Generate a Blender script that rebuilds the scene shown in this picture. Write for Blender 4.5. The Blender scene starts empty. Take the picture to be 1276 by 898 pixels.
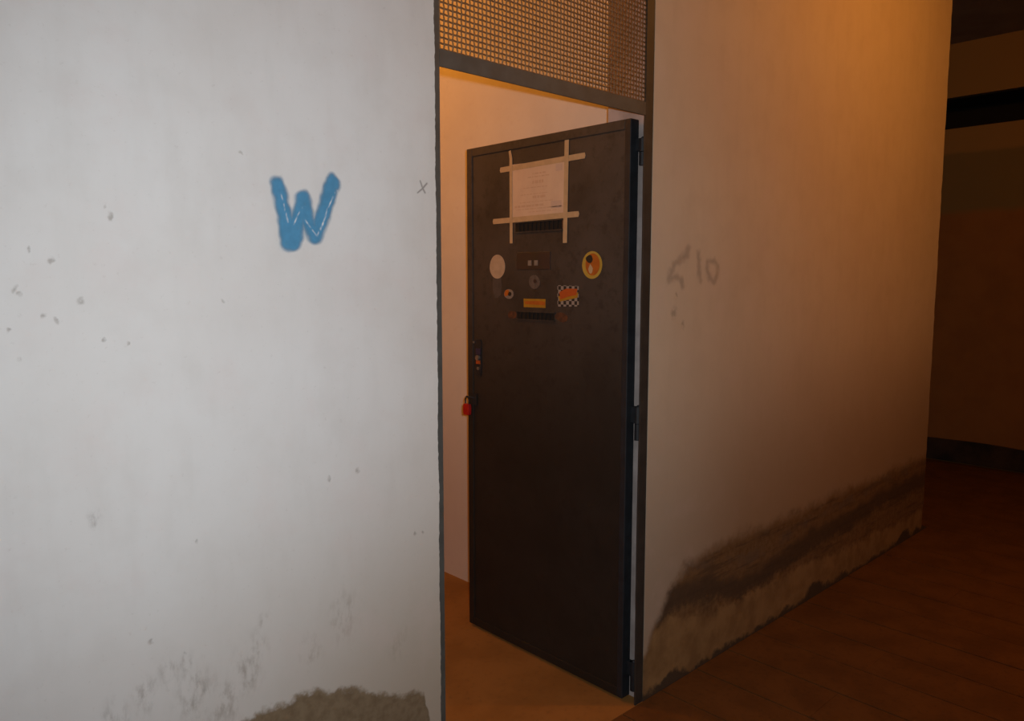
import bpy, bmesh, math, random
from mathutils import Vector, Matrix, noise as mnoise

# ------------------------------------------------------------------ camera, light, exposure
scene = bpy.context.scene
COL = scene.collection
YAW, PITCH, FPX = math.radians(46.753), math.radians(6.056), 955.0
CAM = Vector((0.0, -1.6241, 1.5509))
fwd = Vector((math.cos(YAW) * math.cos(PITCH), math.sin(YAW) * math.cos(PITCH), -math.sin(PITCH)))
cd = bpy.data.cameras.new('camera'); cd.sensor_fit = 'HORIZONTAL'; cd.sensor_width = 36.0
cd.lens = FPX / 1276 * 36.0; cd.clip_start = 0.02
cam = bpy.data.objects.new('camera', cd); COL.objects.link(cam)
cam.location = CAM; cam.rotation_euler = fwd.to_track_quat('-Z', 'Y').to_euler()
scene.camera = cam

world = bpy.data.worlds.new('world'); scene.world = world; world.use_nodes = True
world.node_tree.nodes['Background'].inputs[0].default_value = (0, 0, 0, 1)
world.node_tree.nodes['Background'].inputs[1].default_value = 0.0

vs = scene.view_settings
vs.view_transform = 'Standard'; vs.look = 'None'; vs.gamma = 1.0; vs.use_curve_mapping = False
vs.exposure = 0.0

# the photographer's flash, a few centimetres above and to the right of the lens
fl = bpy.data.lights.new('camera_flash', 'SPOT'); fl.energy = 96; fl.color = (0.94, 1.0, 1.045)
fl.spot_size = math.radians(110); fl.spot_blend = 1.0; fl.shadow_soft_size = 0.012
flo = bpy.data.objects.new('camera_flash', fl); COL.objects.link(flo)
right = Vector((math.sin(YAW), -math.cos(YAW), 0))
flo.location = CAM + right * 0.05 + Vector((0, 0, 0.037)) 
flo.rotation_euler = Vector((math.cos(YAW + math.radians(7)), math.sin(YAW + math.radians(7)), -0.10)).to_track_quat('-Z', 'Y').to_euler()
WARM = (1.0, 0.355, 0.042)

random.seed(4)

# ------------------------------------------------------------------ helpers
def tag(o, label=None, cat=None, group=None, kind=None):
    if label: o['label'] = label
    if cat: o['category'] = cat
    if group: o['group'] = group
    if kind: o['kind'] = kind
    return o

def empty(name, loc=(0, 0, 0)):
    o = bpy.data.objects.new(name, None); COL.objects.link(o); o.location = loc
    o.empty_display_size = 0.05
    return o

def link(name, bm, mat, parent=None, smooth=False, bevel=0.0):
    bmesh.ops.recalc_face_normals(bm, faces=bm.faces[:])
    me = bpy.data.meshes.new(name); bm.to_mesh(me); bm.free()
    if smooth:
        for p in me.polygons: p.use_smooth = True
    me.materials.append(mat)
    o = bpy.data.objects.new(name, me); COL.objects.link(o)
    if parent is not None:
        o.parent = parent
        o.matrix_parent_inverse = Matrix.Translation(parent.location).inverted()
    if bevel:
        m = o.modifiers.new('bevel', 'BEVEL'); m.width = bevel; m.segments = 2; m.limit_method = 'ANGLE'
    return o

def box(bm, x0, x1, y0, y1, z0, z1):
    v = [bm.verts.new((x, y, z)) for x in (x0, x1) for y in (y0, y1) for z in (z0, z1)]
    for f in ((0, 1, 3, 2), (4, 6, 7, 5), (0, 4, 5, 1), (2, 3, 7, 6), (0, 2, 6, 4), (1, 5, 7, 3)):
        bm.faces.new([v[i] for i in f])

def boxo(name, mat, parent, dims, bevel=0.0):
    bm = bmesh.new(); box(bm, *dims); return link(name, bm, mat, parent, bevel=bevel)

def prism(bm, pts, axis, a, b):
    """polygon pts (2-D) extruded along axis from a to b; axis 0 -> (a,p0,p1), 1 -> (p0,a,p1)"""
    def mk(p, t): return (t, p[0], p[1]) if axis == 0 else (p[0], t, p[1])
    va = [bm.verts.new(mk(p, a)) for p in pts]; vb = [bm.verts.new(mk(p, b)) for p in pts]
    bm.faces.new(va); bm.faces.new(vb[::-1])
    n = len(pts)
    for i in range(n):
        bm.faces.new([va[i], vb[i], vb[(i + 1) % n], va[(i + 1) % n]])

def tube(bm, pts, r, seg=8, cap=True):
    pts = [Vector(p) for p in pts]; rings = []
    up = None
    for i, p in enumerate(pts):
        d = (pts[min(i + 1, len(pts) - 1)] - pts[max(i - 1, 0)]).normalized()
        if up is None:
            up = d.orthogonal().normalized()
        a = (up - d * up.dot(d)).normalized(); b = d.cross(a); up = a
        rr = r[i] if isinstance(r, (list, tuple)) else r
        rings.append([bm.verts.new(p + (a * math.cos(2 * math.pi * k / seg) + b * math.sin(2 * math.pi * k / seg)) * rr) for k in range(seg)])
    for i in range(len(rings) - 1):
        for k in range(seg):
            bm.faces.new([rings[i][k], rings[i][(k + 1) % seg], rings[i + 1][(k + 1) % seg], rings[i + 1][k]])
    if cap:
        bm.faces.new(rings[0]); bm.faces.new(rings[-1][::-1])

def lathe(bm, prof, seg=24, c=(0, 0, 0)):
    rings = []
    for r, z in prof:
        rings.append([bm.verts.new((c[0] + r * math.cos(2 * math.pi * k / seg), c[1] + r * math.sin(2 * math.pi * k / seg), c[2] + z)) for k in range(seg)])
    for i in range(len(rings) - 1):
        for k in range(seg):
            bm.faces.new([rings[i][k], rings[i][(k + 1) % seg], rings[i + 1][(k + 1) % seg], rings[i + 1][k]])
    bm.faces.new(rings[0]); bm.faces.new(rings[-1])

# ------------------------------------------------------------------ node helpers
class N:
    def __init__(s, name):
        s.m = bpy.data.materials.new(name); s.m.use_nodes = True
        s.t = s.m.node_tree; s.n = s.t.nodes; s.l = s.t.links
        s.bsdf = s.n['Principled BSDF']
        s.pos = s.n.new('ShaderNodeNewGeometry').outputs['Position']
        sp = s.n.new('ShaderNodeSeparateXYZ'); s.l.new(s.pos, sp.inputs[0])
        s.X, s.Y, s.Z = sp.outputs
    def put(s, sock, v):
        if isinstance(v, (int, float)): sock.default_value = v
        elif isinstance(v, (tuple, list, Vector)):
            sock.default_value = tuple(v) + (1,) if len(sock.default_value) == 4 and len(v) == 3 else tuple(v)
        else: s.l.new(v, sock)
    def math(s, op, a, b=0.0, c=None, clamp=False):
        n = s.n.new('ShaderNodeMath'); n.operation = op; n.use_clamp = clamp
        s.put(n.inputs[0], a); s.put(n.inputs[1], b)
        if c is not None: s.put(n.inputs[2], c)
        return n.outputs[0]
    def vmath(s, op, a, b):
        n = s.n.new('ShaderNodeVectorMath'); n.operation = op
        s.put(n.inputs[0], a); s.put(n.inputs[1], b)
        return n.outputs['Value'] if op in ('DISTANCE', 'DOT_PRODUCT', 'LENGTH') else n.outputs[0]
    def noise(s, scale, detail=4, rough=0.55, vec=None, stretch=None):
        n = s.n.new('ShaderNodeTexNoise'); n.inputs['Scale'].default_value = scale
        n.inputs['Detail'].default_value = detail; n.inputs['Roughness'].default_value = rough
        v = vec if vec is not None else s.pos
        if stretch: v = s.vmath('MULTIPLY', v, stretch)
        s.l.new(v, n.inputs['Vector'])
        return n.outputs[0]
    def smooth(s, v, lo, hi):           # 0 below lo, 1 above hi
        n = s.n.new('ShaderNodeMapRange'); n.interpolation_type = 'SMOOTHSTEP'
        s.put(n.inputs[0], v); s.put(n.inputs[1], lo); s.put(n.inputs[2], hi)
        return n.outputs[0]
    def mix(s, f, a, b, mode='MIX'):
        n = s.n.new('ShaderNodeMix'); n.data_type = 'RGBA'; n.blend_type = mode
        s.put(n.inputs[0], f); s.put(n.inputs[6], a); s.put(n.inputs[7], b)
        return n.outputs[2]
    def curve(s, v, pts, xmax):
        n = s.n.new('ShaderNodeFloatCurve'); c = n.mapping.curves[0]
        while len(c.points) < len(pts): c.points.new(0.5, 0.5)
        for p, (x, y) in zip(c.points, pts):
            p.location = (x / xmax, y); p.handle_type = 'VECTOR'
        n.mapping.update()
        s.put(n.inputs['Value'], s.math('DIVIDE', v, xmax))
        return n.outputs[0]
    def out(s, color, rough=0.8, bump=None, strength=0.2, dist=0.004, metallic=0.0, spec=None):
        s.put(s.bsdf.inputs['Base Color'], color); s.put(s.bsdf.inputs['Roughness'], rough)
        s.put(s.bsdf.inputs['Metallic'], metallic)
        if spec is not None: s.bsdf.inputs['Specular IOR Level'].default_value = spec
        if bump is not None:
            b = s.n.new('ShaderNodeBump'); b.inputs['Strength'].default_value = strength; b.inputs['Distance'].default_value = dist
            s.l.new(bump, b.inputs['Height']); s.l.new(b.outputs[0], s.bsdf.inputs['Normal'])
        return s.m

def simple(name, c1, c2=None, scale=30, rough=0.6, metallic=0.0, bump=0.0, spec=None):
    n = N(name); c2 = c2 or tuple(x * 0.8 for x in c1)
    nz = n.noise(scale)
    col = n.mix(n.smooth(nz, 0.3, 0.7), c1, c2)
    return n.out(col, rough, nz if bump else None, bump, 0.003, metallic, spec)

# ------------------------------------------------------------------ materials
def wall_material():
    n = N('whitewashed_plaster')
    X, Z = n.X, n.Z
    big, mid, fine, grain = n.noise(1.7, 3), n.noise(9, 5), n.noise(38, 5, 0.62), n.noise(220, 3)
    base = n.mix(n.smooth(big, 0.35, 0.7), (0.735, 0.735, 0.725), (0.70, 0.685, 0.665))
    base = n.mix(n.math('MULTIPLY', n.smooth(mid, 0.42, 0.72), 0.24), base, (0.60, 0.575, 0.545))
    brush = n.noise(14, 4, 0.6, stretch=(1, 1, 0.22))
    base = n.mix(n.math('MULTIPLY', n.smooth(brush, 0.45, 0.75), 0.16), base, (0.55, 0.53, 0.50))
    # darker, warmer tint towards and past the door: flash falloff put into the colour
    falloff_tint = n.math('MULTIPLY', n.smooth(X, 0.9, 2.3), 1.0)
    base = n.mix(falloff_tint, base, n.mix(1.0, base, (0.87, 0.735, 0.56), 'MULTIPLY'))
    w1 = n.math('MULTIPLY', n.math('SUBTRACT', mid, 0.5), 0.11)
    w2 = n.math('MULTIPLY', n.math('SUBTRACT', fine, 0.5), 0.055)
    Zw = n.math('ADD', n.math('ADD', Z, w1), w2)
    # dirt streaks and scuffs low on the wall
    warp = n.n.new('ShaderNodeVectorMath'); warp.operation = 'MULTIPLY_ADD'
    cn = n.n.new('ShaderNodeTexNoise'); cn.inputs['Scale'].default_value = 55; cn.inputs['Detail'].default_value = 3
    n.l.new(n.pos, cn.inputs['Vector']); n.l.new(cn.outputs[1], warp.inputs[0]); warp.inputs[1].default_value = (0.02,) * 3
    n.l.new(n.vmath('SUBTRACT', n.pos, (0.01, 0.01, 0.01)), warp.inputs[2])
    pw = warp.outputs[0]
    def blobs(lst, vec, sq):
        v = n.vmath('MULTIPLY', vec, (1, 0, sq)); cur = None
        for x, z, r in lst:
            d = n.math('DIVIDE', n.vmath('DISTANCE', v, (x, 0, z * sq)), r)
            cur = d if cur is None else n.math('MINIMUM', cur, d)
        return cur
    sm = blobs([(0.42, 0.655, .035), (0.48, 0.69, .03), (0.53, 0.72, .025), (0.584, 0.655, .05), (0.645, 0.60, .05), (0.70, 0.665, .045),
                (0.725, 0.71, .03), (0.952, 0.712, .05), (0.745, 0.765, .018), (1.109, 0.582, .03), (1.13, 0.60, .02),
                (0.86, 0.655, .035), (0.565, 0.73, .02), (0.405, 1.085, .014)], pw, 0.62)
    smm = n.math('MULTIPLY', n.smooth(sm, 1.25, 0.1), n.smooth(n.noise(48, 4, 0.65, stretch=(1, 1, 0.45)), 0.42, 0.70))
    base = n.mix(n.math('MULTIPLY', smm, 0.62), base, (0.22, 0.20, 0.185))
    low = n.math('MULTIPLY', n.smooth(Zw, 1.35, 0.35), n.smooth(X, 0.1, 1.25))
    base = n.mix(n.math('MULTIPLY', low, 0.9), base, (0.40, 0.33, 0.25))  # weaker flash low down towards the doorway, painted as a brown tint
    spk = n.smooth(n.noise(75, 3, 0.7), 0.60, 0.74)
    base = n.mix(n.math('MULTIPLY', spk, 0.16), base, (0.36, 0.31, 0.27))
    pink = n.smooth(n.noise(5.5, 4, 0.6), 0.5, 0.7)
    base = n.mix(n.math('MULTIPLY', pink, 0.13), base, (0.66, 0.52, 0.49))
    # pits and specks
    pk = blobs([(0.464, 1.671, .006), (0.322, 1.604, .005), (0.358, 1.586, .007), (0.297, 1.533, .006), (0.305, 1.523, .005), (0.402, 1.508, .006),
                (0.34, 1.483, .006), (0.36, 1.472, .006), (0.282, 1.46, .005), (0.439, 1.433, .004), (0.484, 1.424, .0035), (0.297, 1.407, .005),
                (0.676, 1.505, .005), (0.495, 0.801, .006), (0.565, 0.755, .004), (0.92, 1.07, .006), (0.999, 1.076, .006), (1.174, 0.876, .005),
                (1.198, 0.873, .005), (2.335, 1.43, .022), (2.392, 1.384, .015), (2.348, 1.494, .008), (0.73, 1.82, .004), (0.60, 0.99, .004), (0.455, 1.69, .004)], pw, 0.75)
    pkm = n.math('MULTIPLY', n.smooth(pk, 1.15, 0.25), n.smooth(fine, 0.3, 0.6))
    base = n.mix(n.math('MULTIPLY', pkm, 0.48), base, (0.17, 0.14, 0.11))
    # rising damp: bare wet render under a ragged edge
    top = n.curve(X, [(0, .50), (.70, .546), (.757, .551), (.829, .556), (.927, .535), (1.02, .497), (1.12, .443), (1.199, .415), (1.218, .32), (1.25, .2),
                      (2.19, .17), (2.275, .309), (2.349, .385), (2.436, .453), (2.59, .482), (2.83, .49), (3.1, .483), (3.4, .476), (3.84, .486),
                      (4.36, .475), (4.92, .48), (6, .47)], 6.0)
    farx = n.smooth(X, 2.15, 2.25)
    damp = n.smooth(n.math('SUBTRACT', top, Zw), n.math('MULTIPLY_ADD', farx, -0.022, -0.008), n.math('MULTIPLY_ADD', farx, 0.03, 0.016))
    low_shade = n.math('MULTIPLY', n.smooth(Zw, 1.45, 0.45), n.smooth(X, 2.25, 3.0))
    base = n.mix(n.math('MULTIPLY', low_shade, 0.6), base, (0.33, 0.20, 0.09))  # dimmer light low on the right stretch, mixed into the colour
    dcol = n.mix(n.smooth(fine, 0.35, 0.7), (0.225, 0.165, 0.10), (0.165, 0.115, 0.066))
    dcol = n.mix(farx, dcol, n.mix(1.0, dcol, (0.95, 0.78, 0.58), 'MULTIPLY'))
    strk = n.noise(7, 5, 0.65, stretch=(0.45, 1, 4.5))
    dcol = n.mix(n.math('MULTIPLY', n.math('MULTIPLY', n.smooth(strk, 0.48, 0.66), farx), 0.7), dcol, (0.085, 0.055, 0.032))
    core = n.curve(X, [(0, 0), (2.2, .30), (2.403, .35), (2.541, .32), (2.64, .305), (2.847, .25), (3.07, .25), (3.32, .277), (3.504, .30), (3.958, .30), (4.373, .336), (4.733, .325), (6, .32)], 6.0)
    cd_ = n.math('ABSOLUTE', n.math('SUBTRACT', Zw, core))
    corem = n.math('MULTIPLY', n.smooth(cd_, 0.075, 0.02), farx)
    dcol = n.mix(n.math('MULTIPLY', corem, 0.75), dcol, (0.065, 0.045, 0.03))
    bot = n.curve(X, [(0, 0), (2.15, 0.0), (2.2, .20), (2.326, .29), (2.545, .225), (2.786, .186), (2.982, .199), (3.273, .193), (3.599, .186), (3.972, .156), (4.397, .146), (4.888, .134), (6, .13)], 6.0)
    bm_ = n.math('MULTIPLY', n.smooth(n.math('SUBTRACT', bot, Zw), -0.02, 0.025), farx)
    dcol = n.mix(bm_, dcol, n.mix(n.smooth(mid, 0.35, 0.65), (0.32, 0.205, 0.09), (0.23, 0.14, 0.06)))
    # second dark streak higher up
    c2 = n.math('ABSOLUTE', n.math('SUBTRACT', n.math('SUBTRACT', Zw, core), 0.105))
    st = n.math('MULTIPLY', n.math('MULTIPLY', n.smooth(c2, 0.035, 0.005), farx), n.smooth(n.noise(5, 3), 0.42, 0.6))
    dcol = n.mix(n.math('MULTIPLY', st, 0.5), dcol, (0.13, 0.10, 0.075))
    base = n.mix(damp, base, dcol)
    # dirt crack where wall meets floor
    crack = n.smooth(n.math('SUBTRACT', Zw, n.math('MULTIPLY', n.smooth(n.noise(2.4, 2), 0.5, 0.68), 0.05)), 0.032, 0.004)
    base = n.mix(n.math('MULTIPLY', crack, 0.85), base, (0.04, 0.033, 0.027))
    h = n.math('ADD', n.math('MULTIPLY', mid, 0.6), n.math('MULTIPLY', fine, 0.3))
    h = n.math('ADD', h, n.math('MULTIPLY', grain, 0.06))
    h = n.math('SUBTRACT', h, n.math('MULTIPLY', pkm, 0.35))
    h = n.math('SUBTRACT', h, n.math('MULTIPLY', damp, n.math('MULTIPLY', fine, 1.0)))
    rev = n.math('MULTIPLY', n.smooth(n.Y, 0.012, 0.02), n.smooth(n.math('ABSOLUTE', n.math('SUBTRACT', X, 2.19)), 0.02, 0.01))
    base = n.mix(rev, base, n.mix(n.smooth(mid, 0.35, 0.65), (0.50, 0.42, 0.39), (0.36, 0.30, 0.275)))
    return n.out(base, 0.86, h, 0.22, 0.006, spec=0.25)

M = {}
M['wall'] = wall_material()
def room_wall_material():
    n = N('room_plaster'); a, b = n.noise(5, 4), n.noise(28, 4)
    c = n.mix(n.smooth(a, 0.3, 0.7), (0.74, 0.69, 0.62), (0.70, 0.645, 0.575))
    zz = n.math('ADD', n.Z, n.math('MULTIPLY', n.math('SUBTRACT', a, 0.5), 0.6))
    c = n.mix(n.math('MULTIPLY', n.smooth(zz, 1.3, 0.3), 0.5), c, (0.50, 0.36, 0.27))      # lower half darker: weaker light painted into the plaster
    c = n.mix(n.math('MULTIPLY', n.smooth(b, 0.55, 0.8), 0.15), c, (0.5, 0.4, 0.32))
    return n.out(c, 0.9, b, 0.08, 0.003)
M['room_wall'] = room_wall_material()
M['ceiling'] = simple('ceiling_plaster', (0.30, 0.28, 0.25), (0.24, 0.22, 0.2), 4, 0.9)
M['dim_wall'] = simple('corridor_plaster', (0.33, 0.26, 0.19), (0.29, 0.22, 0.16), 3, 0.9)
def end_wall_material():
    n = N('end_wall_paint')
    nz = n.noise(4, 4); zw = n.math('ADD', n.Z, n.math('MULTIPLY', n.math('SUBTRACT', nz, 0.5), 0.05))
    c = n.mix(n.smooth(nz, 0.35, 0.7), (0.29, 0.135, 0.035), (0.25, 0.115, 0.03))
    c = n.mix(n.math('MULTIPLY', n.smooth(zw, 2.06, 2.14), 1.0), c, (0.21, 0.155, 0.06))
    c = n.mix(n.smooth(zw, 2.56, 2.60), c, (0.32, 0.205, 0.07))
    return n.out(c, 0.85, nz, 0.1)
M['end_wall'] = end_wall_material()
M['void'] = simple('void_black', (0.012, 0.012, 0.012), None, 10, 0.95)  # black painted in for the unlit depth of the wall slot
M['plinth'] = simple('damp_plinth', (0.05, 0.032, 0.022), (0.012, 0.011, 0.011), 6, 0.9, bump=0.3)
def floor_material():
    n = N('red_brown_cement'); a, b = n.noise(6, 5), n.noise(45, 4)
    c = n.mix(n.smooth(a, 0.35, 0.68), (0.150, 0.062, 0.016), (0.112, 0.045, 0.011))
    c = n.mix(n.math('MULTIPLY', n.smooth(b, 0.5, 0.75), 0.4), c, (0.06, 0.027, 0.01))
    return n.out(c, 0.75, n.math('ADD', a, n.math('MULTIPLY', b, 0.5)), 0.2, spec=0.3)
M['tile'] = floor_material()
M['joint'] = simple('dirty_joint', (0.05, 0.036, 0.028), (0.035, 0.025, 0.02), 20, 0.95)
def room_floor_material():
    n = N('room_cement'); a, b = n.noise(5, 5), n.noise(40, 4)
    c = n.mix(n.smooth(a, 0.35, 0.68), (0.33, 0.155, 0.04), (0.27, 0.125, 0.03))
    c = n.mix(n.math('MULTIPLY', n.smooth(b, 0.55, 0.8), 0.35), c, (0.14, 0.075, 0.03))
    return n.out(c, 0.8, a, 0.15, spec=0.3)
M['room_floor'] = room_floor_material()
M['frame'] = simple('grey_green_frame_paint', (0.088, 0.089, 0.081), (0.066, 0.065, 0.058), 18, 0.55, bump=0.1)
M['jamb'] = simple('shaded_frame_paint', (0.042, 0.039, 0.034), (0.028, 0.026, 0.023), 14, 0.6, bump=0.1)  # same frame paint, darkened for the dimmer light at the right jamb
M['rust'] = simple('rust', (0.12, 0.042, 0.014), (0.06, 0.026, 0.012), 60, 0.85)
M['wire'] = simple('rusty_wire', (0.30, 0.14, 0.05), (0.23, 0.105, 0.036), 50, 0.7)
def door_material():
    n = N('dark_door_paint'); a, b, c = n.noise(3.2, 5, 0.6), n.noise(26, 5, 0.65), n.noise(9, 4, stretch=(1, 1, .3))
    col = n.mix(n.smooth(a, 0.35, 0.7), (0.072, 0.060, 0.051), (0.042, 0.035, 0.029))
    col = n.mix(n.math('MULTIPLY', n.smooth(b, 0.48, 0.7), 0.5), col, (0.026, 0.022, 0.019))
    zz = n.math('ADD', n.Z, n.math('MULTIPLY', n.math('SUBTRACT', a, 0.5), 0.5))
    col = n.mix(n.math('MULTIPLY', n.smooth(zz, 1.7, 0.8), 0.8), col, (0.014, 0.011, 0.008))   # lamp falloff painted in: door darkens towards the bottom
    return n.out(col, 0.55, b, 0.08, spec=0.3)
M['door'] = door_material()
M['door_edge'] = simple('blue_black_edge_paint', (0.018, 0.022, 0.027), (0.012, 0.014, 0.017), 25, 0.6)
M['slot'] = simple('slot_black', (0.008, 0.007, 0.006), None, 30, 0.9)
M['paper'] = simple('paper', (0.69, 0.52, 0.36), (0.65, 0.48, 0.33), 20, 0.85)
M['ink'] = simple('faded_ink', (0.57, 0.39, 0.26), (0.61, 0.43, 0.29), 60, 0.85)
M['blue_ink'] = simple('faded_blue_ink', (0.57, 0.43, 0.34), (0.61, 0.46, 0.34), 60, 0.85)
M['tape'] = simple('masking_tape', (0.56, 0.40, 0.22), (0.49, 0.35, 0.19), 40, 0.8)
M['white_sticker'] = simple('white_sticker', (0.50, 0.385, 0.265), (0.44, 0.33, 0.22), 40, 0.8)
M['streak'] = simple('dried_streak', (0.085, 0.07, 0.06), (0.062, 0.052, 0.045), 40, 0.8)
M['yellow'] = simple('sticker_yellow', (0.46, 0.29, 0.035), (0.50, 0.33, 0.05), 40, 0.7)
M['orange'] = simple('sticker_orange', (0.48, 0.13, 0.008), (0.40, 0.10, 0.008), 40, 0.7)
M['red'] = simple('sticker_red', (0.50, 0.095, 0.01), (0.44, 0.08, 0.01), 40, 0.7)
M['amber'] = simple('sticker_amber', (0.42, 0.22, 0.012), (0.37, 0.19, 0.012), 40, 0.7)
M['dark'] = simple('sticker_black', (0.02, 0.017, 0.012), None, 40, 0.7)
M['grey'] = simple('sticker_grey', (0.125, 0.10, 0.085), (0.085, 0.07, 0.058), 60, 0.7)
M['pale'] = simple('sticker_pale', (0.24, 0.205, 0.17), (0.19, 0.16, 0.135), 60, 0.7)
M['plum'] = simple('plum_plate', (0.040, 0.026, 0.026), (0.033, 0.026, 0.019), 8, 0.5)
M['navy'] = simple('navy_enamel', (0.03, 0.03, 0.075), None, 60, 0.5)
M['steel'] = simple('dull_steel', (0.35, 0.33, 0.30), (0.25, 0.24, 0.22), 80, 0.4, metallic=0.7)
M['padlock_red'] = simple('red_enamel', (0.50, 0.015, 0.01), (0.42, 0.012, 0.01), 60, 0.35)
def checker_material():
    n = N('checkered_print'); k = n.n.new('ShaderNodeTexChecker'); k.inputs['Scale'].default_value = 72
    k.inputs['Color1'].default_value = (0.30, 0.26, 0.22, 1); k.inputs['Color2'].default_value = (0.02, 0.018, 0.016, 1)
    n.l.new(n.vmath('ADD', n.vmath('MULTIPLY', n.pos, (0, 1, 1)), (0.007, 0.0, 0.003)), k.inputs['Vector'])
    return n.out(k.outputs[0], 0.7)
M['checker'] = checker_material()
def bulb_material():
    n = N('lit_bulb'); n.bsdf.inputs['Emission Color'].default_value = WARM + (1,); n.bsdf.inputs['Emission Strength'].default_value = 6
    return n.out((0.8, 0.7, 0.5), 0.4)
M['bulb'] = bulb_material()
M['bakelite'] = simple('black_bakelite', (0.02, 0.018, 0.016), None, 30, 0.4)

# ------------------------------------------------------------------ the setting
CEIL = 3.47
XL, XR, XE, XEND = 1.254, 2.190, 5.025, 7.115      # opening left / right, wall corner, end wall
TOPZ = 2.78
def jit(z, amp, seed):
    return amp * (mnoise.noise(Vector((seed, 0, z * 9))) * 0.6 + mnoise.noise(Vector((seed, 5, z * 41))) * 0.55)
bm = bmesh.new()
edge = []
z = 0.0
while z < TOPZ - 0.001:
    chip = 0.0045 * max(0.0, mnoise.noise(Vector((3.1, 2.0, z * 3.4))) * 1.6)
    edge.append((XL + min(jit(z, 0.0030, 1.7) + 0.0016 * mnoise.noise(Vector((4, 4, z * 95))), 0.0025) - chip, z)); z += 0.006
edge.append((XL, TOPZ))
prism(bm, [(-3.0, 0), *edge, (XL, CEIL), (-3.0, CEIL)], 1, 0.0, 0.2)
edge = []; z = 0.0
while z < CEIL:
    edge.append((XE + jit(z, 0.012, 8.2) - (0.02 if z < 0.18 else 0) * 0.5, z)); z += 0.03
edge2 = [(XR + jit(zz * 0.04, 0.0015, 5.5), zz * 0.04) for zz in range(int(TOPZ / 0.04), -1, -1)]
prism(bm, [*edge, (XE, CEIL), (XR, CEIL), (XR, TOPZ), *edge2], 1, 0.0, 0.2)
box(bm, XL, XR, 0.0, 0.2, TOPZ, CEIL)
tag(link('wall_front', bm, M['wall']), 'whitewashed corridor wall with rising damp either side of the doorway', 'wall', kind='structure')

def struct(name, mat, dims, label, cat):
    return tag(boxo(name, mat, None, dims), label, cat, kind='structure')
struct('wall_room_right', M['room_wall'], (2.443, 2.60, 0.2, 3.2, 0, CEIL), 'cream plaster side wall inside the small room behind the open door', 'wall')
struct('wall_room_back', M['room_wall'], (0.2, 2.443, 3.0, 3.2, 0, CEIL), 'cream plaster back wall of the small room', 'wall')
struct('wall_room_left', M['room_wall'], (0.2, 0.35, 0.2, 3.0, 0, CEIL), 'cream plaster left wall of the small room', 'wall')
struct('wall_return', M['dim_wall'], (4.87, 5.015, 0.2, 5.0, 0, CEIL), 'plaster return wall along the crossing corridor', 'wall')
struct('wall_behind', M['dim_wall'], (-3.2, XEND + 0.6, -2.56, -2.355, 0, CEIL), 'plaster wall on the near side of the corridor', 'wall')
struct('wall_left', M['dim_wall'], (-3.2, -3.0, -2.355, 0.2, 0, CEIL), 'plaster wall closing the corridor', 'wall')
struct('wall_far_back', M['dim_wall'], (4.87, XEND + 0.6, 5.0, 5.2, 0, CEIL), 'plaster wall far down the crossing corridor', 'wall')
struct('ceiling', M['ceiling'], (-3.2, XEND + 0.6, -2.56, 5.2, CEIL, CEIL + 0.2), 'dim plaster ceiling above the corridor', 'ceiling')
# end wall with the long black ventilation slot
bm = bmesh.new()
box(bm, XEND, XEND + 0.5, -2.355, 5.0, 0, 2.787); box(bm, XEND, XEND + 0.5, -2.355, 5.0, 3.040, CEIL)
tag(link('wall_end', bm, M['end_wall']), 'dim brown banded wall at the end of the corridor', 'wall', kind='structure')
bm = bmesh.new()
box(bm, XEND + 0.44, XEND + 0.5, -2.355, 5.0, 2.787, 3.040)
box(bm, XEND + 0.03, XEND + 0.44, -2.355, 5.0, 2.787, 2.797); box(bm, XEND + 0.03, XEND + 0.44, -2.355, 5.0, 3.030, 3.040)
tag(link('window_1', bm, M['void']), 'long black horizontal slot high in the brown end wall', 'slot', kind='structure')
# ragged damp plinth at the foot of the end wall
bm = bmesh.new()
ys = [-2.35 + i * 0.08 for i in range(90)]
topz = [0.185 + 0.05 * mnoise.noise(Vector((2.2, y * 1.6, 0))) for y in ys]
prism(bm, [(ys[0], 0.012), (ys[-1], 0.012)] + [(y, t) for y, t in zip(ys[::-1], topz[::-1])], 0, XEND - 0.025, XEND - 0.001)
tag(link('baseboard_end', bm, M['plinth']), 'dark crumbling plinth along the foot of the end wall', 'baseboard', kind='structure')

# floor: base slab with recessed joints, cement slabs laid on it
floor = tag(boxo('floor', M['joint'], None, (-3.2, XEND + 0.6, -2.56, 5.2, -0.12, -0.006)), 'dark red-brown slab floor of the corridor', 'floor', kind='structure')
bm = bmesh.new(); box(bm, 0.35, 2.443, 0.2, 3.0, -0.006, 0.0); box(bm, XL, XR, 0.0, 0.2, -0.006, 0.0)
tag(link('floor_room', bm, M['room_floor']), 'worn bare cement floor inside the small room', 'floor', kind='structure')
PX, PY = 0.235, 0.94
bm = bmesh.new(); box(bm, 0.003, PX - 0.003, 0.0004, PY - 0.0004, -0.006, 0.0)
proto = link('tile', bm, M['tile'])
bm = bmesh.new(); box(bm, 0.003, PX - 0.003, 0.0004, PY / 2 - 0.0004, -0.006, 0.0)
half = link('tile', bm, M['tile'])
def put_tile(src, x, y, state={}):
    if src.name not in state: state[src.name] = 1; o = src
    else: o = src.copy(); COL.objects.link(o)
    o.location = (x, y, random.uniform(-0.0012, 0.0)); o.parent = floor
x0 = 3.245 - 20 * PX
nx = int((XEND - x0) / PX) + 1
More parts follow.
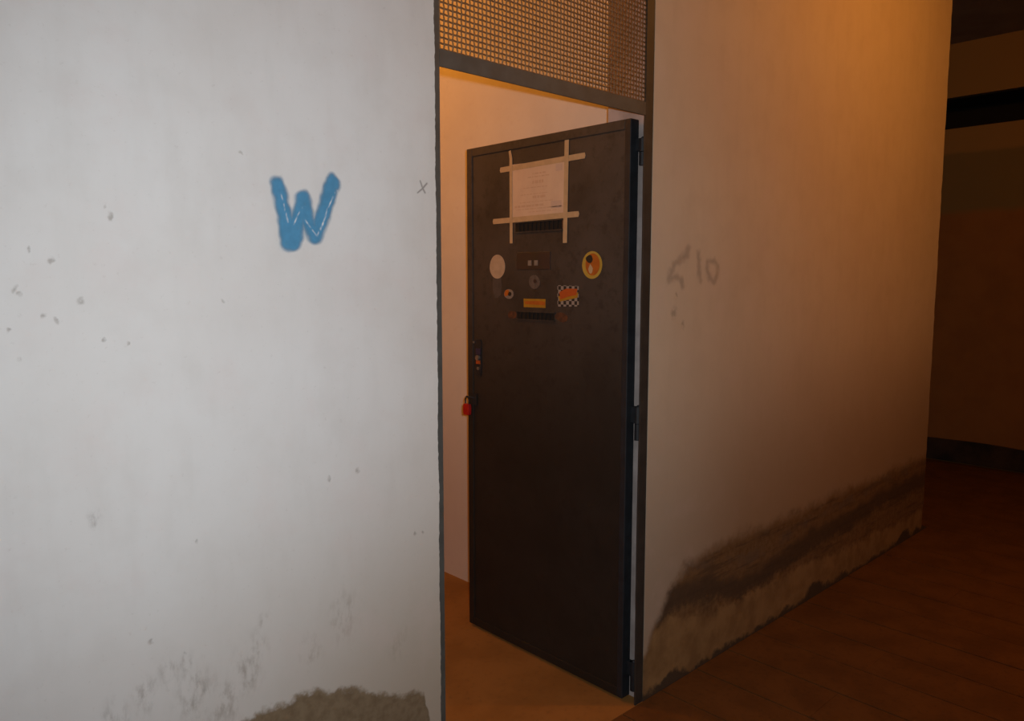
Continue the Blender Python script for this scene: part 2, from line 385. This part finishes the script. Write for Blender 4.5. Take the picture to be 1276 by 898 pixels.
for i in range(nx):
    x = x0 + i * PX
    if x + PX > XEND + 0.15: break
    if i % 2: 
        put_tile(half, x, -PY / 2); ys0 = -PY / 2
    else: ys0 = 0.0
    put_tile(proto, x, ys0 - PY); put_tile(proto, x, ys0 - 2 * PY)
    if not i % 2: put_tile(half, x, -2.5 * PY)
    if x > XE - 0.02:                                  # crossing corridor
        y = 0.0
        if i % 2: put_tile(half, x, 0.0); y = PY / 2
        for k in range(3): put_tile(proto, x, y + k * PY)

# ------------------------------------------------------------------ door frame with wire-mesh transom
FX0, FX1 = 1.271, 2.147
fr = tag(empty('trim_1', (XL, 0, 0)), 'grey painted steel door frame with a wire mesh transom', 'door frame', kind='structure')
bm = bmesh.new(); box(bm, 1.2515, FX0, 0.0015, 0.0085, 0, TOPZ); box(bm, 1.2535, 1.2595, 0.0085, 0.05, 0, TOPZ)
link('jamb', bm, M['frame'], fr)
bm = bmesh.new(); 
zs = [i * 0.035 for i in range(80)]
prism(bm, [(XR - 0.001, 0.0), *[(FX1 + 0.0035 * mnoise.noise(Vector((9.1, 0, q * 2.3))) + 0.0015 * mnoise.noise(Vector((2, 1, q * 11))), q) for q in zs], (XR - 0.001, zs[-1])], 1, 0.001, 0.007)
box(bm, XR - 0.0065, XR - 0.0015, 0.007, 0.022, 0, TOPZ)
link('jamb', bm, M['jamb'], fr)
bm = bmesh.new(); box(bm, FX0, FX1, 0.001, 0.007, 2.10, 2.143); box(bm, FX0, FX1, 0.007, 0.03, 2.122, 2.128)
link('transom_bar', bm, M['frame'], fr)
bm = bmesh.new(); box(bm, FX0, FX1, 0.001, 0.007, TOPZ - 0.043, TOPZ - 0.001)
link('head_bar', bm, M['frame'], fr)
# woven wire mesh
bm = bmesh.new(); P = 0.0148; R = 0.0027
za, zb, xa, xb = 2.132, 2.745, 1.266, 2.1835
nzw, nxw = int((zb - za) / P), int((xb - xa) / P)
def wire(path):
    rings = []
    for p, ax in path:
        x, y, zc = p
        offs = ((R, 0), (0, R), (-R, 0), (0, -R))
        rings.append([bm.verts.new((x + a, y + b, zc) if ax == 2 else (x, y + b, zc + a)) for a, b in offs])
    for i in range(len(rings) - 1):
        for k in range(4): bm.faces.new([rings[i][k], rings[i][(k + 1) % 4], rings[i + 1][(k + 1) % 4], rings[i + 1][k]])
for i in range(nxw + 1):
    wire([((xa + i * P, 0.0125 + (0.0016 if (i + j) % 2 else -0.0016), za + j * P), 2) for j in range(nzw + 1)])
for j in range(nzw + 1):
    wire([((xa + i * P, 0.0125 - (0.0016 if (i + j) % 2 else -0.0016), za + j * P), 0) for i in range(nxw + 1)])
tag(link('wire_mesh', bm, M['wire'], fr), 'fine woven rusty wire mesh', kind='stuff')

# ------------------------------------------------------------------ the door, hinged right, swung inwards at a right angle
DX, DT, DY0, DY1, DZ0, DZ1 = 2.136, 0.040, 0.050, 0.922, 0.012, 2.096
door = tag(empty('door_1', (DX + DT, DY0, 0)), 'dark brown steel door standing open, covered in stickers and a taped notice', 'door', kind='structure')
bm = bmesh.new(); box(bm, DX, DX + DT - 0.002, DY0 + 0.002, DY1 - 0.002, DZ0 + 0.002, DZ1 - 0.002)
link('leaf', bm, M['door'], door)
RW = 0.034
for nm, d in (('stile', (DX - 0.005, DX + DT, DY0, DY0 + RW - 0.008, DZ0, DZ1)), ('stile', (DX - 0.005, DX + DT, DY1 - RW, DY1, DZ0, DZ1)),
              ('rail', (DX - 0.005, DX + DT, DY0 + RW - 0.008, DY1 - RW, DZ1 - RW, DZ1)), ('rail', (DX - 0.005, DX + DT, DY0 + RW - 0.008, DY1 - RW, DZ0, DZ0 + RW))):
    o = boxo(nm, M['door'] if not (nm == 'stile' and d[2] == DY0) else M['door_edge'], door, d, bevel=0.0025)
for zc, hh in ((1.985, 0.045), (1.04, 0.06), (0.095, 0.055)):
    bm = bmesh.new()
    tube(bm, [(2.1705, 0.028, zc - hh), (2.1705, 0.028, zc - 0.001)], 0.0125, 12)
    tube(bm, [(2.1705, 0.028, zc + 0.001), (2.1705, 0.028, zc + hh)], 0.0145, 12)
    tube(bm, [(2.1705, 0.028, zc + hh), (2.1705, 0.028, zc + hh + 0.006)], [0.008, 0.004], 12)
    h = link('hinge', bm, M['door_edge'], door)
    bm = bmesh.new(); box(bm, 2.158, 2.176, 0.034, 0.05, zc + 0.004, zc + hh); link('knuckle_plate', bm, M['door_edge'], h)
    bm = bmesh.new(); box(bm, 2.172, 2.189, 0.007, 0.03, zc - hh, zc - 0.004); link('knuckle_plate', bm, M['door_edge'], h)

def vent(y0, y1, z0, z1, rust):
    bm = bmesh.new(); box(bm, DX - 0.0012, DX - 0.0002, y0, y1, z0, z1)
    v = link('vent_slot', bm, M['slot'], door)
    bm = bmesh.new()
    box(bm, DX - 0.006, DX, y0 - 0.006, y1 + 0.006, z1, z1 + 0.004); box(bm, DX - 0.006, DX, y0 - 0.006, y1 + 0.006, z0 - 0.004, z0)
    link('slot_lip', bm, M['door'], v)
    k = int((y1 - y0) / 0.022)
    for i in range(1, k):
        yy = y0 + (y1 - y0) * i / k
        boxo('rib', M['slot'], v, (DX - 0.004, DX - 0.0012, yy - 0.003, yy + 0.003, z0, z1))
    for a, b in rust:
        pts = []
        for q in range(14):
            t = 2 * math.pi * q / 14; rr = 1 + 0.28 * mnoise.noise(Vector((a * 9 + math.cos(t), math.sin(t), 1.3)))
            pts.append(((a + b) / 2 + (b - a) / 2 * rr * math.cos(t), (z0 + z1) / 2 + (z1 - z0) * 0.62 * rr * math.sin(t)))
        bm = bmesh.new(); prism(bm, pts, 0, DX - 0.0008, DX - 0.0001)
        tag(link('rust_patch', bm, M['rust'], v), 'orange rust stain')
vent(0.372, 0.625, 1.738, 1.772, [(0.345, 0.375)])
vent(0.410, 0.615, 1.393, 1.420, [(0.335, 0.405), (0.618, 0.672)])
# plum name plate with two pale tags, on the door
np_ = boxo('name_plate', M['plum'], door, (DX - 0.0025, DX, 0.432, 0.617, 1.588, 1.656), bevel=0.001)
np_['label'] = 'dark plum rectangular plate'
for yy in (0.543, 0.508):
    boxo('paper_tag', M['pale'], np_, (DX - 0.0035, DX - 0.0025, yy - 0.011, yy + 0.009, 1.604, 1.624))
# lock by the free edge
bm = bmesh.new(); prism(bm, [(0.838, 1.14), (0.872, 1.14), (0.875, 1.15), (0.875, 1.285), (0.872, 1.295), (0.838, 1.295), (0.835, 1.285), (0.835, 1.15)], 0, DX - 0.004, DX)
lk = link('lock_plate', bm, M['door_edge'], door)
bm = bmesh.new(); tube(bm, [(DX - 0.004, 0.852, 1.217), (DX - 0.014, 0.852, 1.217)], 0.011, 16); link('lock_cylinder', bm, M['steel'], lk)
bm = bmesh.new(); tube(bm, [(DX - 0.004, 0.853, 1.170), (DX - 0.008, 0.853, 1.170)], 0.007, 12); link('screw', bm, M['steel'], lk)
bm = bmesh.new(); tube(bm, [(DX - 0.004, 0.880, 1.282), (DX - 0.008, 0.880, 1.282)], 0.005, 12); link('screw', bm, M['steel'], lk)
bm = bmesh.new(); box(bm, DX - 0.006, DX - 0.004, 0.838, 0.868, 1.230, 1.256); tag(link('blue_band', bm, M['navy'], lk), 'dark blue band')
bm = bmesh.new(); box(bm, DX - 0.006, DX - 0.004, 0.840, 0.866, 1.190, 1.205); tag(link('red_band', bm, M['red'], lk), 'orange red band')
# hasp at the free edge and the red padlock hanging in it
bm = bmesh.new()
tube(bm, [(DX - 0.004, 0.880, 1.040), (DX - 0.016, 0.890, 1.043), (DX - 0.020, 0.908, 1.044), (DX - 0.014, 0.922, 1.042), (DX + 0.002, 0.925, 1.038)], 0.004, 8)
box(bm, DX - 0.007, DX - 0.004, 0.864, 0.887, 1.010, 1.060)
link('hasp', bm, M['door_edge'], door)
pl = tag(empty('padlock', (DX - 0.020, 0.910, 0.963)), 'small red padlock hanging at the free edge of the dark open door', 'padlock')
bm = bmesh.new()
prof = [(-0.019, 0.958), (-0.014, 0.953), (0.014, 0.953), (0.019, 0.958), (0.020, 0.985), (0.018, 0.998), (0.012, 1.003), (-0.012, 1.003), (-0.018, 0.998), (-0.020, 0.985)]
prism(bm, [(0.910 + a, b + 0.010) for a, b in prof], 0, DX - 0.029, DX - 0.0115)
link('body', bm, M['padlock_red'], pl, bevel=0.003)
bm = bmesh.new()
tube(bm, [(DX - 0.020, 0.910 + 0.012 * math.cos(t), 1.028 + (0.014 * math.sin(t) if 0 <= t <= math.pi else 0)) if 0 < i < 10 else (DX - 0.020, 0.910 + (0.012 if i == 0 else -0.012), 1.01)
          for i, t in [(i, math.pi * (i - 1) / 8) for i in range(11)]], 0.003, 8)
link('shackle', bm, M['bakelite'], pl)

# ------------------------------------------------------------------ things stuck on the door
S = DX - 0.0006
def disc_pts(y, z, ry, rz, seg=32, wob=0.0):
    return [(y + ry * math.cos(2 * math.pi * k / seg) * (1 + wob * mnoise.noise(Vector((math.cos(6.283 * k / seg), math.sin(6.283 * k / seg), y * 7)))),
             z + rz * math.sin(2 * math.pi * k / seg)) for k in range(seg)]
def flat(name, pts, mat, parent, layer=0, th=0.0006):
    bm = bmesh.new(); a = S - layer * 0.0007
    prism(bm, pts, 0, a - th, a); return link(name, bm, mat, parent)
def rect(y0, y1, z0, z1): return [(y0, z0), (y1, z0), (y1, z1), (y0, z1)]

pn = tag(empty('paper_notice', (S, 0.505, 1.785)), 'white sheet of paper taped to the dark door with four crossed strips', 'notice')
flat('sheet', [(0.352, 1.996), (0.661, 2.004), (0.656, 1.781), (0.345, 1.788)], M['paper'], pn, 0)
def strip(p, q, w):
    d = Vector((q[0] - p[0], q[1] - p[1])).normalized(); nn = Vector((-d.y, d.x)) * w / 2; e = d * 0.004
    return [(p[0] + nn.x, p[1] + nn.y), (q[0] + nn.x, q[1] + nn.y), (q[0] + e.x, q[1]), (q[0] - nn.x, q[1] - nn.y), (p[0] - nn.x, p[1] - nn.y), (p[0] - e.x, p[1])]
flat('tape_strip', strip((0.713, 1.989), (0.261, 1.996), 0.021), M['tape'], pn, 1)
flat('tape_strip', strip((0.757, 1.786), (0.289, 1.789), 0.021), M['tape'], pn, 1)
flat('tape_strip', [(0.664, 2.058), (0.652, 2.061), (0.643, 2.030), (0.641, 1.694), (0.657, 1.694), (0.659, 2.028)], M['tape'], pn, 2)
flat('tape_strip', strip((0.349, 2.062), (0.355, 1.686), 0.021), M['tape'], pn, 2)
bm = bmesh.new(); rr = random.Random(7)
for zc, y0, y1, t in ((1.957, .46, .53, .006), (1.945, .44, .56, .004), (1.925, .47, .53, .012), (1.905, .45, .58, .003), (1.88, .45, .60, .003), (1.868, .46, .53, .010),
                      (1.85, .42, .60, .003), (1.836, .47, .63, .008), (1.824, .37, .62, .003), (1.812, .40, .55, .003)):
    y = y0
    while y < y1:
        w = rr.uniform(0.008, 0.03); prism(bm, rect(y, min(y + w, y1), zc - t / 2, zc + t / 2), 0, S - 0.0009, S - 0.0006); y += w + 0.005
tag(link('printed_lines', bm, M['ink'], pn), 'faded unreadable print', kind='stuff')
bm = bmesh.new()
prism(bm, rect(.372, .405, 1.955, 1.980), 0, S - 0.0009, S - 0.0006); prism(bm, rect(.375, .43, 1.818, 1.846), 0, S - 0.0009, S - 0.0006)
tag(link('stamp', bm, M['blue_ink'], pn), 'faded bluish stamps', kind='stuff')

st = tag(empty('round_sticker', (S, 0.734, 1.553)), 'blank white round sticker with a faint streak running down below it', 'sticker')
flat('face', disc_pts(0.734, 1.602, 0.047, 0.049, wob=0.04), M['white_sticker'], st, 0)
flat('streak', [(0.758, 1.572), (0.764, 1.54), (0.762, 1.50), (0.752, 1.475), (0.735, 1.472), (0.712, 1.488), (0.709, 1.52), (0.712, 1.56)], M['streak'], st, -0.4)

st = tag(empty('round_sticker', (S, 0.221, 1.552)), 'yellow round sticker with an orange centre, dark blob and pale drop', 'sticker')
flat('face', disc_pts(0.221, 1.602, 0.048, 0.050), M['yellow'], st, 0)
flat('orange_centre', disc_pts(0.218, 1.604, 0.034, 0.040), M['orange'], st, 1)
flat('dark_blob', disc_pts(0.231, 1.624, 0.016, 0.015, 14, 0.4), M['dark'], st, 2)
flat('pale_drop', [(0.229, 1.606), (0.238, 1.588), (0.233, 1.574), (0.226, 1.570), (0.219, 1.576), (0.216, 1.590)], M['tape'], st, 2)

st = tag(empty('round_sticker', (S, 0.518, 1.513)), 'small worn grey round sticker with a dark dot below the plum plate', 'sticker')
flat('face', disc_pts(0.518, 1.540, 0.031, 0.027, wob=0.15), M['grey'], st, 0)
flat('dark_dot', disc_pts(0.514, 1.543, 0.009, 0.008, 12, 0.3), M['plum'], st, 1)

st = tag(empty('round_sticker', (S, 0.666, 1.472)), 'tiny round sticker, half orange and half pale, left of the amber strip', 'sticker')
flat('face', disc_pts(0.664, 1.491, 0.028, 0.020, wob=0.1), M['pale'], st, 0)
flat('orange_wedge', [(0.691, 1.492), (0.684, 1.505), (0.668, 1.509), (0.660, 1.497), (0.668, 1.486), (0.686, 1.480)], M['orange'], st, 1)
flat('dark_spot', disc_pts(0.658, 1.491, 0.010, 0.009, 10, 0.3), M['dark'], st, 1)

st = tag(empty('strip_sticker', (S, 0.516, 1.441)), 'amber rectangular strip sticker with a red band above the lower vent slot', 'sticker')
flat('face', [(0.456, 1.440), (0.577, 1.440), (0.578, 1.474), (0.456, 1.474)], M['amber'], st, 0)
flat('red_band', [(0.458, 1.450), (0.568, 1.452), (0.572, 1.463), (0.50, 1.466), (0.458, 1.464)], M['orange'], st, 1)

st = tag(empty('checkered_sticker', (S, 0.338, 1.448)), 'black and white checkered sticker with a slanted orange red banner', 'sticker')
flat('face', [(0.284, 1.450), (0.392, 1.447), (0.393, 1.528), (0.285, 1.526)], M['checker'], st, 0)
flat('yellow_lower', [(0.380, 1.466), (0.388, 1.486), (0.286, 1.502), (0.290, 1.482)], M['amber'], st, 1)  # yellow lower part of the print
flat('red_banner', [(0.376, 1.474), (0.382, 1.502), (0.345, 1.516), (0.290, 1.515), (0.296, 1.492), (0.335, 1.486)], M['red'], st, 2)

# ------------------------------------------------------------------ paint and pencil marks on the wall
def mark(name, label, cat, strokes, color, alpha, soft, streaks=(), cell=0.0014, rough=0.6, streak_col=(0.75, 0.78, 0.82), wob=0.003):
    """strokes: lists of (x, z, radius). A thin skin of paint lying on the wall, thinning out at its edge."""
    def dist(px, pz, lines):
        best = 9
        for ln in lines:
            for (x0, z0, r0), (x1, z1, r1) in zip(ln, ln[1:]):
                dx, dz = x1 - x0, z1 - z0; L = dx * dx + dz * dz
                t = max(0, min(1, ((px - x0) * dx + (pz - z0) * dz) / L)) if L else 0
                best = min(best, math.hypot(px - x0 - t * dx, pz - z0 - t * dz) - (r0 + t * (r1 - r0)))
        return best
    P3 = [p for s in strokes for p in s]; pad = soft * 1.2 + max(p[2] for p in P3)
    x0, x1 = min(p[0] for p in P3) - pad, max(p[0] for p in P3) + pad
    z0, z1 = min(p[1] for p in P3) - pad, max(p[1] for p in P3) + pad
    nx, nz = int((x1 - x0) / cell) + 1, int((z1 - z0) / cell) + 1
    vals = {}; bm = bmesh.new(); lay = bm.verts.layers.float.new('cover'); ls = bm.verts.layers.float.new('thin'); vv = {}
    for i in range(nx + 1):
        for j in range(nz + 1):
            px, pz = x0 + i * cell, z0 + j * cell
            w = wob * mnoise.noise(Vector((px * 60, pz * 60, 0.3)))
            d = dist(px, pz, strokes) + w
            a = 1 - max(0, min(1, (d + soft * 0.35) / soft))
            vals[i, j] = a * a * (3 - 2 * a)
    for i in range(nx):
        for j in range(nz):
            ks = [(i, j), (i + 1, j), (i + 1, j + 1), (i, j + 1)]
            if max(vals[k] for k in ks) <= 0: continue
            vs_ = []
            for k in ks:
                if k not in vv:
                    px, pz = x0 + k[0] * cell, z0 + k[1] * cell
                    v = bm.verts.new((px, -0.0009, pz)); v[lay] = vals[k] * alpha
                    sd = dist(px, pz, streaks) if streaks else 9
                    nzv = 0.45 + 1.3 * mnoise.noise(Vector((px * 130, pz * 110, 2)))
                    v[ls] = max(0, 1 - max(0, sd + 0.0012 * mnoise.noise(Vector((px * 90, pz * 90, 7)))) / 0.0024) * max(0, min(1, nzv))
                    vv[k] = v
                vs_.append(vv[k])
            bm.faces.new(vs_)
    n = N(name + '_paint')
    at = n.n.new('ShaderNodeAttribute'); at.attribute_name = 'cover'
    a2 = n.n.new('ShaderNodeAttribute'); a2.attribute_name = 'thin'  # thin paint and painted glints share this mask
    nz_ = n.noise(45, 4)
    c = n.mix(n.smooth(nz_, 0.3, 0.7), color, tuple(x * 0.86 for x in color))
    c = n.mix(a2.outputs['Fac'], c, streak_col)
    n.out(c, rough)
    n.put(n.bsdf.inputs['Alpha'], at.outputs['Fac'])
    o = link(name, bm, n.m)
    for f in o.data.polygons:
        if f.normal.y > 0: o.data.flip_normals(); break
    return tag(o, label, cat)

W = [[(0.809, 1.762, .0125), (0.820, 1.721, .014), (0.830, 1.667, .016), (0.834, 1.636, .018)],
     [(0.842, 1.636, .018), (0.859, 1.688, .014), (0.870, 1.733, .014)],
     [(0.873, 1.735, .014), (0.882, 1.685, .013), (0.899, 1.650, .014)],
     [(0.900, 1.650, .014), (0.923, 1.700, .014), (0.939, 1.749, .015), (0.949, 1.776, .0145)], [(0.947, 1.786, .007), (0.958, 1.768, .008)]]
WS = [[(0.817, 1.744, 0), (0.826, 1.710, 0), (0.833, 1.679, 0)], [(0.847, 1.674, 0), (0.858, 1.696, 0), (0.868, 1.713, 0)],
      [(0.876, 1.685, 0), (0.891, 1.666, 0), (0.905, 1.649, 0)], [(0.905, 1.649, .0004), (0.923, 1.684, .0006), (0.933, 1.713, 0), (0.954, 1.753, 0)]]  # pale lines: less covered paint plus flash highlights painted in
mark('graffiti_letter', 'blue spray-painted letter W on the white wall left of the doorway', 'graffiti', W, (0.078, 0.30, 0.52), 0.95, 0.016, WS, wob=0.004)
mark('pencil_cross', 'small grey pencilled cross on the white wall beside the door frame', 'mark',
     [[(1.203, 1.802, .0008), (1.210, 1.785, .0016), (1.218, 1.773, .0012)], [(1.224, 1.797, .0014), (1.210, 1.783, .0016), (1.194, 1.771, .0006)]],
     (0.26, 0.24, 0.23), 0.48, 0.0045, cell=0.0008, wob=0.001)
mark('faded_scrawl', 'faint grey scrawled number on the shaded wall right of the door', 'graffiti',
     [[(2.414, 1.659, .010), (2.405, 1.640, .011), (2.363, 1.620, .008), (2.326, 1.603, .009), (2.311, 1.576, .010), (2.296, 1.549, .008)],
      [(2.305, 1.554, .007), (2.342, 1.557, .007), (2.375, 1.549, .007), (2.381, 1.527, .006)],
      [(2.481, 1.644, .008), (2.485, 1.605, .008), (2.492, 1.566, .009), (2.498, 1.546, .007)],
      [(2.540, 1.614, .007), (2.542, 1.589, .008), (2.559, 1.555, .007), (2.591, 1.540, .009), (2.611, 1.566, .007), (2.614, 1.601, .006), (2.592, 1.621, .005), (2.545, 1.617, .005)]],
     (0.25, 0.22, 0.21), 0.22, 0.024, cell=0.004, wob=0.008)

# ------------------------------------------------------------------ lamps
def bulb_lamp(name, label, x, y, z, power, rad=0.035):
    t = tag(empty(name, (x, y, CEIL)), label, 'lamp')
    bm = bmesh.new(); lathe(bm, [(0.045, 0), (0.045, -0.012), (0.012, -0.02)], 20, (x, y, CEIL)); link('ceiling_rose', bm, M['bakelite'], t)
    bm = bmesh.new(); tube(bm, [(x, y, CEIL - 0.018), (x, y, z + 0.14)], 0.004, 8); link('cord', bm, M['bakelite'], t)
    bm = bmesh.new(); lathe(bm, [(0.010, 0.14), (0.02, 0.13), (0.02, 0.09), (0.016, 0.085)], 16, (x, y, z)); link('socket', bm, M['bakelite'], t)
    bm = bmesh.new(); lathe(bm, [(0.013, 0.088), (0.018, 0.07), (0.029, 0.045), (0.029, 0.03), (0.018, 0.012), (0.004, 0.006)], 16, (x, y, z)); link('bulb', bm, M['bulb'], t, smooth=True)
    ld = bpy.data.lights.new(name + '_light', 'POINT'); ld.energy = power; ld.color = WARM; ld.shadow_soft_size = rad
    lo = bpy.data.objects.new(name + '_light', ld); COL.objects.link(lo); lo.location = (0, 0, z - 0.04 - CEIL); lo.parent = t
    return t
bulb_lamp('hanging_bulb', 'bare lit bulb hanging in the corridor above the right-hand wall', 3.72, -1.5, 3.26, 48)
bulb_lamp('hanging_bulb', 'bare lit bulb hanging from the ceiling inside the small room', 1.25, 1.75, 2.95, 31)
